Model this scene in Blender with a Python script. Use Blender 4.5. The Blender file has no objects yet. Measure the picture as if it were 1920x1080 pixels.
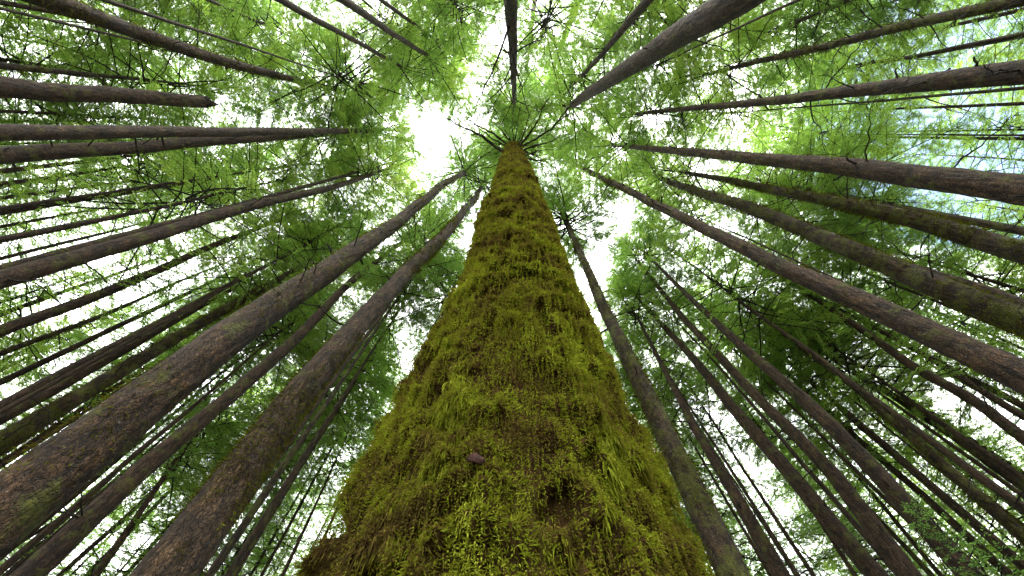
import bpy, math, random
import numpy as np

random.seed(7)
RNG = np.random.default_rng(11)
SC = bpy.context.scene
COL = SC.collection
R = math.radians

# ------------------------------------------------------------------ camera
CAM_H = 1.2
F_PX = 14.0 / 36.0 * 1920.0
ELEV = R(68.6)
CE, SE = math.cos(ELEV), math.sin(ELEV)
EYE = np.array([0.0, 0.0, CAM_H])
AX_X = np.array([1.0, 0.0, 0.0])
AX_F = np.array([0.0, CE, SE])
AX_U = np.array([0.0, -SE, CE])

cam_data = bpy.data.cameras.new('camera')
cam_data.sensor_width = 36.0
cam_data.lens = 14.0
cam_data.clip_start = 0.05
cam_data.clip_end = 3000.0
cam = bpy.data.objects.new('camera', cam_data)
COL.objects.link(cam)
cam.location = EYE
cam.rotation_euler = (R(90) + ELEV, 0, 0)
SC.camera = cam


def ray(px, py):
    d = (px - 960.0) * AX_X + (540.0 - py) * AX_U + F_PX * AX_F
    return d / np.linalg.norm(d)


def project(p):
    d = np.asarray(p) - EYE
    z = d @ AX_F
    return np.array([960.0 + F_PX * (d @ AX_X) / z, 540.0 - F_PX * (d @ AX_U) / z])


# ------------------------------------------------------------------ noise
def _hash(ix, iy, iz, seed):
    h = (ix.astype(np.int64) * 374761393 + iy.astype(np.int64) * 668265263 +
         iz.astype(np.int64) * 2147483647 + seed * 974634777) & 0xFFFFFFFF
    h = ((h ^ (h >> 13)) * 1274126177) & 0xFFFFFFFF
    h = ((h ^ (h >> 16)) * 2246822519) & 0xFFFFFFFF
    h = h ^ (h >> 15)
    return (h & 0xFFFFFF).astype(np.float64) / float(0xFFFFFF)


def vnoise(P, seed=0):
    P = np.asarray(P, dtype=np.float64)
    i = np.floor(P).astype(np.int64)
    f = P - i
    f = f * f * f * (f * (f * 6 - 15) + 10)
    x, y, z = i[:, 0], i[:, 1], i[:, 2]
    fx, fy, fz = f[:, 0], f[:, 1], f[:, 2]
    out = 0
    for dx in (0, 1):
        wx = fx if dx else 1 - fx
        for dy in (0, 1):
            wy = fy if dy else 1 - fy
            for dz in (0, 1):
                wz = fz if dz else 1 - fz
                out = out + wx * wy * wz * _hash(x + dx, y + dy, z + dz, seed)
    return out * 2 - 1


def fbm(P, octs=3, seed=0, gain=0.5):
    a, s, t = 1.0, 0.0, 0.0
    P = np.asarray(P, dtype=np.float64)
    for k in range(octs):
        s = s + a * vnoise(P * (2.03 ** k) + 17.3 * k, seed + k)
        t += a
        a *= gain
    return s / t


def domes(u, v, seed, fill=0.7):
    """cushions on an unrolled surface: 0 between them, 1 on their tops"""
    iu, iv = np.floor(u).astype(np.int64), np.floor(v).astype(np.int64)
    best = np.zeros_like(u)
    z = np.zeros_like(iu)
    for a in (-1, 0, 1):
        for b in (-1, 0, 1):
            cu, cv = iu + a, iv + b
            x = cu + 0.15 + 0.7 * _hash(cu, cv, z, seed)
            y = cv + 0.15 + 0.7 * _hash(cu, cv, z + 1, seed)
            k = _hash(cu, cv, z + 2, seed)
            r = 0.38 + 0.42 * _hash(cu, cv, z + 3, seed)
            d2 = ((u - x) ** 2 + (v - y) ** 2) / (r * r)
            best = np.maximum(best, np.where(k < fill, (0.55 + 0.45 * k / fill) * np.sqrt(np.clip(1 - d2, 0, 1)), 0))
    return best


def smooth(x, a, b):
    t = np.clip((x - a) / (b - a), 0, 1)
    return t * t * (3 - 2 * t)


# ------------------------------------------------------------------ mesh helpers
def mesh_from(name, V, quads=None, tris=None, mats=(), q_mat=None, t_mat=None, shade=True):
    V = np.asarray(V, dtype=np.float32).reshape(-1, 3)
    nq = 0 if quads is None else len(quads)
    nt = 0 if tris is None else len(tris)
    me = bpy.data.meshes.new(name)
    me.vertices.add(len(V))
    me.vertices.foreach_set('co', V.ravel())
    loops = []
    starts = []
    if nq:
        loops.append(np.asarray(quads, dtype=np.int32).ravel())
        starts.append(np.arange(nq, dtype=np.int32) * 4)
    if nt:
        loops.append(np.asarray(tris, dtype=np.int32).ravel())
        starts.append(nq * 4 + np.arange(nt, dtype=np.int32) * 3)
    L = np.concatenate(loops)
    S = np.concatenate(starts)
    me.loops.add(len(L))
    me.loops.foreach_set('vertex_index', L)
    me.polygons.add(len(S))
    me.polygons.foreach_set('loop_start', S)
    for m in mats:
        me.materials.append(m)
    mi = np.zeros(nq + nt, dtype=np.int32)
    if q_mat is not None and nq:
        mi[:nq] = q_mat
    if t_mat is not None and nt:
        mi[nq:] = t_mat
    me.polygons.foreach_set('material_index', mi)
    me.polygons.foreach_set('use_smooth', np.full(nq + nt, shade, dtype=bool))
    me.update(calc_edges=True)
    return me


def obj(name, me, parent=None, loc=(0, 0, 0), rot=None, scale=None):
    o = bpy.data.objects.new(name, me)
    COL.objects.link(o)
    if parent is not None:
        o.parent = parent
    o.location = loc
    if rot is not None:
        o.rotation_euler = rot
    if scale is not None:
        o.scale = scale
    return o


def tag(o, label, cat, group=None):
    o['label'] = label
    o['category'] = cat
    if group:
        o['group'] = group
    return o


def thing(name, label, cat, loc, group=None, rotz=0.0):
    o = obj(name, None, None, loc, (0, 0, rotz))
    o.empty_display_size = 0.3
    return tag(o, label, cat, group)


class Tubes:
    """Collects tapered tubes into one vertex / quad list."""

    def __init__(self):
        self.V, self.Q, self.M, self.n = [], [], [], 0

    def add(self, pts, rad, seg=5, mat=0):
        pts = np.asarray(pts, dtype=np.float64)
        rad = np.asarray(rad, dtype=np.float64)
        m = len(pts)
        t = np.gradient(pts, axis=0)
        t /= np.linalg.norm(t, axis=1, keepdims=True) + 1e-9
        ref = np.array([0.0, 0.0, 1.0]) if abs(t[:, 2].mean()) < 0.8 else np.array([1.0, 0.0, 0.0])
        a = np.cross(t, ref)
        a /= np.linalg.norm(a, axis=1, keepdims=True) + 1e-9
        b = np.cross(t, a)
        ang = np.arange(seg) / seg * 2 * np.pi
        ring = (a[:, None, :] * np.cos(ang)[None, :, None] + b[:, None, :] * np.sin(ang)[None, :, None])
        v = pts[:, None, :] + ring * rad[:, None, None]
        self.V.append(v.reshape(-1, 3))
        i = np.arange(m - 1)[:, None] * seg
        k = np.arange(seg)[None, :]
        k2 = (k + 1) % seg
        q = np.stack([i + k, i + k2, i + seg + k2, i + seg + k], axis=-1).reshape(-1, 4) + self.n
        self.Q.append(q)
        self.M.append(np.full(len(q), mat, dtype=np.int32))
        self.n += m * seg

    def get(self):
        return np.concatenate(self.V), np.concatenate(self.Q), np.concatenate(self.M)


# ------------------------------------------------------------------ materials
def new_mat(name):
    m = bpy.data.materials.new(name)
    m.use_nodes = True
    nt = m.node_tree
    nt.nodes.clear()
    return m, nt.nodes, nt.links


def ramp(N, stops):
    r = N.new('ShaderNodeValToRGB')
    e = r.color_ramp.elements
    while len(e) > 1:
        e.remove(e[-1])
    e[0].position, e[0].color = stops[0][0], (*stops[0][1], 1)
    for p, c in stops[1:]:
        x = e.new(p)
        x.color = (*c, 1)
    return r


def noise_node(N, L, vec, scale, detail=4, rough=0.55):
    n = N.new('ShaderNodeTexNoise')
    n.inputs['Scale'].default_value = scale
    n.inputs['Detail'].default_value = detail
    n.inputs['Roughness'].default_value = rough
    if vec is not None:
        L.new(vec, n.inputs['Vector'])
    return n


def mapping(N, L, src, scale):
    m = N.new('ShaderNodeMapping')
    m.inputs['Scale'].default_value = scale
    L.new(src, m.inputs['Vector'])
    return m.outputs['Vector']


def mixc(N, L, fac, a, b, blend='MIX'):
    m = N.new('ShaderNodeMix')
    m.data_type = 'RGBA'
    m.blend_type = blend
    for sock, val in ((m.inputs[0], fac), (m.inputs[6], a), (m.inputs[7], b)):
        if hasattr(val, 'is_output'):
            L.new(val, sock)
        elif isinstance(val, (int, float)):
            sock.default_value = val
        else:
            sock.default_value = (*val, 1)
    return m.outputs[2]


def bark_material(name, dark, mid, light, moss=0.0, scale=1.0):
    m, N, L = new_mat(name)
    out = N.new('ShaderNodeOutputMaterial')
    p = N.new('ShaderNodeBsdfPrincipled')
    p.inputs['Roughness'].default_value = 0.85
    p.inputs['Specular IOR Level'].default_value = 0.25
    tc = N.new('ShaderNodeTexCoord')
    oi = N.new('ShaderNodeObjectInfo')
    v = mapping(N, L, tc.outputs['Object'], (1, 1, 0.4))
    add = N.new('ShaderNodeVectorMath')
    add.operation = 'ADD'
    wn = noise_node(N, L, v, 18 * scale, 4)
    wsc = N.new('ShaderNodeVectorMath')
    wsc.operation = 'SCALE'
    wsc.inputs['Scale'].default_value = 0.07
    L.new(wn.outputs['Color'], wsc.inputs[0])
    L.new(v, add.inputs[0])
    L.new(wsc.outputs[0], add.inputs[1])
    vor = N.new('ShaderNodeTexVoronoi')
    vor.feature = 'DISTANCE_TO_EDGE'
    vor.inputs['Scale'].default_value = 40 * scale
    L.new(add.outputs[0], vor.inputs['Vector'])
    vc = N.new('ShaderNodeTexVoronoi')
    vc.inputs['Scale'].default_value = 40 * scale
    L.new(add.outputs[0], vc.inputs['Vector'])
    fine = noise_node(N, L, v, 38 * scale, 5, 0.65)
    big = noise_node(N, L, tc.outputs['Object'], 1.1, 3)
    crack = ramp(N, [(0.0, (0, 0, 0)), (0.16, (1, 1, 1))])
    L.new(vor.outputs['Distance'], crack.inputs[0])
    plate = ramp(N, [(0.15, mid), (0.75, light)])
    sep = N.new('ShaderNodeSeparateColor')
    L.new(vc.outputs['Color'], sep.inputs[0])
    mm = N.new('ShaderNodeMath')
    mm.operation = 'ADD'
    L.new(sep.outputs[0], mm.inputs[0])
    L.new(fine.outputs['Fac'], mm.inputs[1])
    ms = N.new('ShaderNodeMath')
    ms.operation = 'MULTIPLY'
    ms.inputs[1].default_value = 0.55
    L.new(mm.outputs[0], ms.inputs[0])
    L.new(ms.outputs[0], plate.inputs[0])
    col = mixc(N, L, crack.outputs[0], dark, plate.outputs[0])
    # large tonal drift of the bark along the stem
    drift = ramp(N, [(0.3, (0.17, 0.147, 0.105)), (0.7, (0.37, 0.320, 0.230))])
    L.new(big.outputs['Fac'], drift.inputs[0])
    col = mixc(N, L, 1.0, col, drift.outputs[0], 'MULTIPLY')
    mot = noise_node(N, L, mapping(N, L, tc.outputs['Object'], (1, 1, 0.55)), 8.0, 5, 0.7)
    mot_r = ramp(N, [(0.36, (0.45, 0.43, 0.41)), (0.52, (0.95, 0.95, 0.95)), (0.68, (1.55, 1.5, 1.45))])
    L.new(mot.outputs['Fac'], mot_r.inputs[0])
    col = mixc(N, L, 1.0, col, mot_r.outputs[0], 'MULTIPLY')
    fur = noise_node(N, L, mapping(N, L, tc.outputs['Object'], (1, 1, 0.16)), 17.0, 4, 0.6)
    fur_r = ramp(N, [(0.40, (0.40, 0.38, 0.36)), (0.50, (1.0, 1.0, 1.0)), (0.62, (1.45, 1.4, 1.35))])
    L.new(fur.outputs['Fac'], fur_r.inputs[0])
    col = mixc(N, L, 1.0, col, fur_r.outputs[0], 'MULTIPLY')
    # pale lichen flecks
    lich = noise_node(N, L, tc.outputs['Object'], 23, 4, 0.7)
    lr = ramp(N, [(0.63, (0, 0, 0)), (0.70, (0.55, 0.55, 0.55))])
    L.new(lich.outputs['Fac'], lr.inputs[0])
    col = mixc(N, L, lr.outputs[0], col, (0.23, 0.21, 0.17))
    # moss film
    mn = noise_node(N, L, tc.outputs['Object'], 2.6, 6, 0.68)
    lo = 0.66 - 0.30 * moss
    mr = ramp(N, [(lo, (0, 0, 0)), (lo + 0.10, (0.9, 0.9, 0.9))])
    L.new(mn.outputs['Fac'], mr.inputs[0])
    mcn = noise_node(N, L, tc.outputs['Object'], 30, 4)
    mc = ramp(N, [(0.3, (0.02, 0.024, 0.004)), (0.55, (0.06, 0.066, 0.008)), (0.75, (0.11, 0.10, 0.014))])
    L.new(mcn.outputs['Fac'], mc.inputs[0])
    col = mixc(N, L, mr.outputs[0], col, mc.outputs[0])
    L.new(col, p.inputs['Base Color'])
    h1 = N.new('ShaderNodeMath')
    h1.operation = 'MULTIPLY_ADD'
    h1.inputs[1].default_value = 0.6
    L.new(crack.outputs[0], h1.inputs[0])
    L.new(fine.outputs['Fac'], h1.inputs[2])
    h3 = N.new('ShaderNodeMath')
    h3.operation = 'MULTIPLY_ADD'
    h3.inputs[1].default_value = 3.0
    L.new(fur.outputs['Fac'], h3.inputs[0])
    L.new(h1.outputs[0], h3.inputs[2])
    h2 = N.new('ShaderNodeMath')
    h2.operation = 'ADD'
    L.new(h3.outputs[0], h2.inputs[0])
    L.new(mr.outputs[0], h2.inputs[1])
    b = N.new('ShaderNodeBump')
    b.inputs['Strength'].default_value = 0.9
    b.inputs['Distance'].default_value = 0.02
    L.new(h2.outputs[0], b.inputs['Height'])
    L.new(b.outputs[0], p.inputs['Normal'])
    L.new(p.outputs[0], out.inputs[0])
    return m


def leaf_material(name, stops, tint=1.0, transl=0.6):
    m, N, L = new_mat(name)
    out = N.new('ShaderNodeOutputMaterial')
    geo = N.new('ShaderNodeNewGeometry')
    oi = N.new('ShaderNodeObjectInfo')
    n = noise_node(N, L, geo.outputs['Position'], 0.55, 3)
    a = N.new('ShaderNodeMath'); a.operation = 'MULTIPLY_ADD'
    a.inputs[1].default_value = 0.34
    L.new(geo.outputs['Random Per Island'], a.inputs[0])
    b = N.new('ShaderNodeMath'); b.operation = 'MULTIPLY_ADD'
    b.inputs[1].default_value = 0.42
    L.new(oi.outputs['Random'], b.inputs[0])
    L.new(a.outputs[0], b.inputs[2])
    c = N.new('ShaderNodeMath'); c.operation = 'MULTIPLY_ADD'
    c.inputs[1].default_value = 1.0
    c.inputs[2].default_value = -0.38
    L.new(n.outputs['Fac'], c.inputs[0])
    L.new(c.outputs[0], a.inputs[2])
    rp = ramp(N, stops)
    L.new(b.outputs[0], rp.inputs[0])
    d = N.new('ShaderNodeBsdfDiffuse')
    t = N.new('ShaderNodeBsdfTranslucent')
    g = N.new('ShaderNodeBsdfGlossy')
    g.inputs['Roughness'].default_value = 0.45
    g.inputs['Color'].default_value = (0.5, 0.5, 0.5, 1)
    L.new(rp.outputs[0], d.inputs['Color'])
    tcol = mixc(N, L, 1.0, rp.outputs[0], (2.45, 2.75, 2.15), 'MULTIPLY')
    L.new(tcol, t.inputs['Color'])
    mx = N.new('ShaderNodeMixShader')
    mx.inputs[0].default_value = transl
    L.new(d.outputs[0], mx.inputs[1])
    L.new(t.outputs[0], mx.inputs[2])
    mg = N.new('ShaderNodeMixShader')
    mg.inputs[0].default_value = 0.03
    L.new(mx.outputs[0], mg.inputs[1])
    L.new(g.outputs[0], mg.inputs[2])
    L.new(mg.outputs[0], out.inputs[0])
    return m


def moss_material(name, bright=1.0, aloft_brown=False):
    m, N, L = new_mat(name)
    out = N.new('ShaderNodeOutputMaterial')
    geo = N.new('ShaderNodeNewGeometry')
    tc = N.new('ShaderNodeTexCoord')
    n1 = noise_node(N, L, tc.outputs['Object'], 2.2, 4, 0.6)
    n2 = noise_node(N, L, tc.outputs['Object'], 9.0, 3, 0.6)
    s = N.new('ShaderNodeMath'); s.operation = 'MULTIPLY_ADD'; s.inputs[1].default_value = 0.42
    L.new(geo.outputs['Random Per Island'], s.inputs[0])
    s2 = N.new('ShaderNodeMath'); s2.operation = 'MULTIPLY_ADD'; s2.inputs[1].default_value = 0.75
    L.new(n2.outputs['Fac'], s2.inputs[0])
    s3 = N.new('ShaderNodeMath'); s3.operation = 'MULTIPLY_ADD'; s3.inputs[1].default_value = 1.35; s3.inputs[2].default_value = -0.715
    L.new(n1.outputs['Fac'], s3.inputs[0])
    L.new(s3.outputs[0], s2.inputs[2])
    L.new(s2.outputs[0], s.inputs[2])
    k = bright
    sx = N.new('ShaderNodeSeparateXYZ')
    L.new(tc.outputs['Object'], sx.inputs[0])
    hz = N.new('ShaderNodeMapRange')
    hz.inputs['From Min'].default_value = 4.5
    hz.inputs['From Max'].default_value = 15.0
    hz.inputs['To Max'].default_value = -0.12 if aloft_brown else 0.0
    L.new(sx.outputs['Z'], hz.inputs['Value'])
    s5 = N.new('ShaderNodeMath'); s5.operation = 'ADD'
    L.new(s.outputs[0], s5.inputs[0])
    L.new(hz.outputs[0], s5.inputs[1])
    s = s5
    rp = ramp(N, [(0.18, (0.034 * k, 0.023 * k, 0.010 * k)), (0.38, (0.078 * k, 0.056 * k, 0.015 * k)), (0.50, (0.100 * k, 0.092 * k, 0.014 * k)),
                  (0.60, (0.105 * k, 0.115 * k, 0.009 * k)), (0.78, (0.125 * k, 0.160 * k, 0.011 * k)), (0.95, (0.23 * k, 0.25 * k, 0.03 * k))])
    L.new(s.outputs[0], rp.inputs[0])
    d = N.new('ShaderNodeBsdfDiffuse')
    t = N.new('ShaderNodeBsdfTranslucent')
    L.new(rp.outputs[0], d.inputs['Color'])
    tcol = mixc(N, L, 1.0, rp.outputs[0], (1.3, 1.3, 1.0), 'MULTIPLY')
    L.new(tcol, t.inputs['Color'])
    mx = N.new('ShaderNodeMixShader')
    mx.inputs[0].default_value = 0.35
    L.new(d.outputs[0], mx.inputs[1])
    L.new(t.outputs[0], mx.inputs[2])
    L.new(mx.outputs[0], out.inputs[0])
    return m


BARKS = {
    'brown': bark_material('bark_brown', (0.030, 0.018, 0.011), (0.090, 0.056, 0.034), (0.20, 0.135, 0.088), 0.42),
    'grey': bark_material('bark_grey', (0.034, 0.023, 0.016), (0.105, 0.074, 0.050), (0.23, 0.172, 0.122), 0.30),
    'red': bark_material('bark_red', (0.032, 0.019, 0.011), (0.104, 0.066, 0.040), (0.23, 0.155, 0.10), 0.38),
    'mossy': bark_material('bark_mossy', (0.026, 0.019, 0.012), (0.075, 0.055, 0.036), (0.17, 0.12, 0.08), 0.62),
}
WOOD = bark_material('dead_wood', (0.020, 0.014, 0.010), (0.045, 0.033, 0.024), (0.10, 0.08, 0.062), 0.15, 2.0)


def moss_mat_material():
    m, N, L = new_mat('moss_mat')
    out = N.new('ShaderNodeOutputMaterial')
    p = N.new('ShaderNodeBsdfDiffuse')
    tc = N.new('ShaderNodeTexCoord')
    n1 = noise_node(N, L, mapping(N, L, tc.outputs['Object'], (1, 1, 0.5)), 5.0, 6, 0.65)
    n2 = noise_node(N, L, mapping(N, L, tc.outputs['Object'], (1, 1, 0.35)), 45.0, 5, 0.7)
    r1 = ramp(N, [(0.30, (0.018, 0.011, 0.006)), (0.47, (0.040, 0.024, 0.010)), (0.60, (0.042, 0.033, 0.009)), (0.75, (0.040, 0.040, 0.008))])
    L.new(n1.outputs['Fac'], r1.inputs[0])
    r2 = ramp(N, [(0.35, (0.35, 0.33, 0.3)), (0.65, (1.4, 1.4, 1.35))])
    L.new(n2.outputs['Fac'], r2.inputs[0])
    L.new(mixc(N, L, 1.0, r1.outputs[0], r2.outputs[0], 'MULTIPLY'), p.inputs['Color'])
    b = N.new('ShaderNodeBump')
    b.inputs['Distance'].default_value = 0.02
    b.inputs['Strength'].default_value = 1.0
    L.new(n2.outputs['Fac'], b.inputs['Height'])
    L.new(b.outputs[0], p.inputs['Normal'])
    L.new(p.outputs[0], out.inputs[0])
    return m


MOSS_BARK = moss_mat_material()
MOSS = moss_material('hanging_moss', 1.22, True)
MOSS_THIN = moss_material('stem_moss', 0.6)
LEAF_GREEN = [(0.10, (0.044, 0.078, 0.018)), (0.40, (0.082, 0.132, 0.024)), (0.65, (0.118, 0.170, 0.028)), (0.9, (0.172, 0.200, 0.036))]
LEAF = leaf_material('needle_sprays', LEAF_GREEN)
LEAF_DARK = [(0.10, (0.040, 0.072, 0.020)), (0.45, (0.076, 0.122, 0.025)), (0.75, (0.108, 0.160, 0.028)), (0.95, (0.155, 0.19, 0.034))]
LEAF2 = leaf_material('dark_needle_sprays', LEAF_DARK)


# ------------------------------------------------------------------ crowns
def make_crown(name, seed, H, Rmax, nb, leaf, keep=0.8, dens=1.0, droop=0.25, bare=0.25, top=0.08):
    """A conifer crown: whorled tapered limbs, side shoots and flat sprays of needles."""
    g = np.random.default_rng(seed)
    T = Tubes()
    P0, DD, SS, LL, WW = [], [], [], [], []
    for b in range(nb):
        t = ((b + g.random()) / nb) ** 0.92
        az = b * 2.39996 + g.normal(0, 0.35)
        prof = min(1.0, 0.55 + t * 2.2) * (1 - t) ** 0.75 + top
        Lb = Rmax * prof * g.uniform(0.42, 1.2)
        if g.random() < 0.08:
            Lb *= 0.5
        up = R(g.normal(-14 + 55 * t ** 1.5, 9))
        n = 9
        s = np.linspace(0, 1, n)
        d = np.array([math.cos(az), math.sin(az), 0.0])
        side = np.array([-d[1], d[0], 0.0])
        wob = g.normal(0, 0.05, 2) * Lb
        pts = (d[None] * (s * Lb * math.cos(up))[:, None] + side[None] * (wob[0] * s ** 2 + wob[1] * np.sin(s * 5) * 0.4)[:, None])
        pts[:, 2] += t * H + s * Lb * math.sin(up) - droop * Lb * s ** 2 * (1 - 0.6 * t) + 0.10 * Lb * s ** 4
        r0 = 0.009 + 0.0062 * Lb
        T.add(pts, r0 * (1 - s) ** 0.8 + 0.004, 4, 0)
        # side shoots
        nsh = max(8, int(Lb / 0.085 * dens))
        sh = np.sort(g.uniform(bare * (1 - 0.7 * t), 1.0, nsh))
        dens_b = keep * np.clip(g.normal(1, 0.25), 0.35, 1.25)
        for q, u in enumerate(sh):
            if g.random() > dens_b:
                continue
            p = np.array([np.interp(u, s, pts[:, k]) for k in range(3)])
            k = min(n - 2, int(u * (n - 1)))
            bd = pts[k + 1] - pts[k]
            bd /= np.linalg.norm(bd)
            sd = np.cross(bd, [0, 0, 1.0])
            sd /= np.linalg.norm(sd) + 1e-9
            sg = 1 if q % 2 else -1
            a = R(g.uniform(38, 68))
            dr = bd * math.cos(a) + sd * sg * math.sin(a)
            dr[2] += g.normal(-0.16, 0.18)
            dr /= np.linalg.norm(dr)
            l = Lb * (0.10 + 0.34 * (1 - u) ** 0.7 * min(1, 0.35 + u * 2.2)) * g.uniform(0.55, 1.25)
            l = max(0.14, min(l, 1.25))
            sag = g.uniform(0.05, 0.35) * l
            # twig as a thin tapered strip (3-sided tube)
            tt = np.array([0, 0.5, 1.0])
            tp = p[None] + dr[None] * (tt * l)[:, None]
            tp[:, 2] -= sag * tt ** 2
            T.add(tp, np.array([0.006, 0.004, 0.002]), 3, 0)
            m = max(4, int(l / 0.024 * dens))
            tv = np.linspace(0.06, 1.0, m) + g.normal(0, 0.01, m)
            pp = p[None] + dr[None] * (tv * l)[:, None]
            pp[:, 2] -= sag * tv ** 2
            sdir = np.cross(dr, [0, 0, 1.0])
            sdir /= np.linalg.norm(sdir) + 1e-9
            sgn = np.where(np.arange(m) % 2 == 0, 1.0, -1.0)
            ang = g.uniform(0.55, 1.1, m)
            dd = dr[None] * np.cos(ang)[:, None] + sdir[None] * (sgn * np.sin(ang))[:, None]
            dd[:, 2] += g.normal(-0.10, 0.22, m)
            dd /= np.linalg.norm(dd, axis=1, keepdims=True)
            ll = (0.075 + 0.13 * (1 - tv) * min(1.0, l)) * g.uniform(0.7, 1.3, m)
            nrm = g.normal(0, 0.35, (m, 3)) + np.array([0, 0, 1.0])
            sv = np.cross(dd, nrm)
            sv /= np.linalg.norm(sv, axis=1, keepdims=True) + 1e-9
            P0.append(pp); DD.append(dd); SS.append(sv); LL.append(ll)
            WW.append(g.uniform(0.022, 0.040, m))
    P0 = np.concatenate(P0); DD = np.concatenate(DD); SS = np.concatenate(SS)
    LL = np.concatenate(LL)[:, None]; WW = np.concatenate(WW)[:, None]
    nl = len(P0)
    lv = np.stack([P0, P0 + DD * LL * 0.45 + SS * WW * 0.5, P0 + DD * LL, P0 + DD * LL * 0.45 - SS * WW * 0.5], axis=1).reshape(-1, 3)
    tv, tq, tm = T.get()
    lq = np.arange(nl * 4, dtype=np.int64).reshape(-1, 4) + len(tv)
    V = np.concatenate([tv, lv])
    Q = np.concatenate([tq, lq])
    M = np.concatenate([tm, np.ones(nl, dtype=np.int32)])
    return mesh_from(name, V, Q, None, (WOOD, leaf), M)


CROWN_H, LONG_H = 14.0, 22.0
YOUNGS = [make_crown('crown', 240 + i, LONG_H, 3.6, 170, LEAF, keep=0.44, bare=0.18) for i in range(4)]
CROWNS = [make_crown('crown', 100 + i, CROWN_H, 4.0, 126, LEAF if i % 2 else LEAF2, keep=0.56 - 0.04 * (i % 3), bare=0.26) for i in range(6)]
TOPS = [make_crown('crown', 150 + i, CROWN_H, 4.8, 84, LEAF if i % 2 else LEAF2, keep=0.46 - 0.05 * (i % 3), bare=0.34) for i in range(6)]
LONGS = [make_crown('crown', 200 + i, LONG_H, 3.9, 215, LEAF if i % 3 else LEAF2, keep=0.52, bare=0.22) for i in range(4)]


# ------------------------------------------------------------------ bare branches
def make_branch(seed, stub=False):
    g = np.random.default_rng(seed)
    T = Tubes()
    if stub:
        L, r0, n = g.uniform(0.10, 0.28), g.uniform(0.022, 0.04), 5
        s = np.linspace(0, 1, n)
        pts = np.stack([s * L - 0.03, g.normal(0, 0.012, n) * s, 0.25 * L * s + g.normal(0, 0.012, n)], axis=1)
        T.add(np.vstack([pts, pts[-1:] + [0.004, 0, 0]]), np.append(r0 * (1 - 0.35 * s), 0.001), 7)
    else:
        L, n = g.uniform(1.2, 2.2), 11
        s = np.linspace(0, 1, n)
        kink = np.cumsum(g.normal(0, 0.045, (n, 2)), axis=0) * L
        pts = np.stack([s * L - 0.05, kink[:, 0] * s, kink[:, 1] * s - 0.18 * L * s ** 2], axis=1)
        T.add(pts, 0.020 * (1 - s) ** 0.9 + 0.0035, 5)
        for k in range(g.integers(3, 8)):
            u = g.uniform(0.2, 0.95)
            p = np.array([np.interp(u, s, pts[:, c]) for c in range(3)])
            l = g.uniform(0.18, 0.6) * (1.15 - u)
            a = g.uniform(0.5, 1.2) * (1 if k % 2 else -1)
            d = np.array([math.cos(a), math.sin(a), g.normal(-0.1, 0.3)])
            q = np.linspace(0, 1, 5)
            tp = p[None] + d[None] * (q * l)[:, None] + np.cumsum(g.normal(0, 0.02, (5, 3)), axis=0) * q[:, None]
            T.add(tp, 0.008 * (1 - q) + 0.0025, 4)
    v, q, m = T.get()
    return mesh_from('branch', v, q, None, (WOOD,))


def make_limb(seed):
    g = np.random.default_rng(seed)
    T = Tubes()
    L, n = g.uniform(2.6, 4.4), 14
    s = np.linspace(0, 1, n)
    kink = np.cumsum(g.normal(0, 0.03, (n, 2)), axis=0) * L
    pts = np.stack([s * L - 0.05, kink[:, 0] * s, kink[:, 1] * s - 0.12 * L * s ** 2], axis=1)
    T.add(pts, (0.062 * (1 - s) ** 0.8 + 0.010) * (1 + g.normal(0, 0.14, n)), 7)
    for k in range(g.integers(3, 7)):
        u = g.uniform(0.35, 0.95)
        p = np.array([np.interp(u, s, pts[:, c]) for c in range(3)])
        l = g.uniform(0.5, 1.3) * (1.2 - u)
        a = g.uniform(0.4, 1.0) * (1 if k % 2 else -1)
        d = np.array([math.cos(a), math.sin(a), g.normal(0.0, 0.25)])
        q = np.linspace(0, 1, 6)
        tp = p[None] + d[None] * (q * l)[:, None] + np.cumsum(g.normal(0, 0.03, (6, 3)), axis=0) * q[:, None]
        T.add(tp, 0.018 * (1 - q) + 0.005, 5)
    v, q, m = T.get()
    return mesh_from('limb', v, q, None, (BARKS['mossy'],))


LIMBS = [make_limb(380 + i) for i in range(8)]
BRANCHES = [make_branch(300 + i) for i in range(9)]
STUBS = [make_branch(350 + i, True) for i in range(5)]


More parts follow.
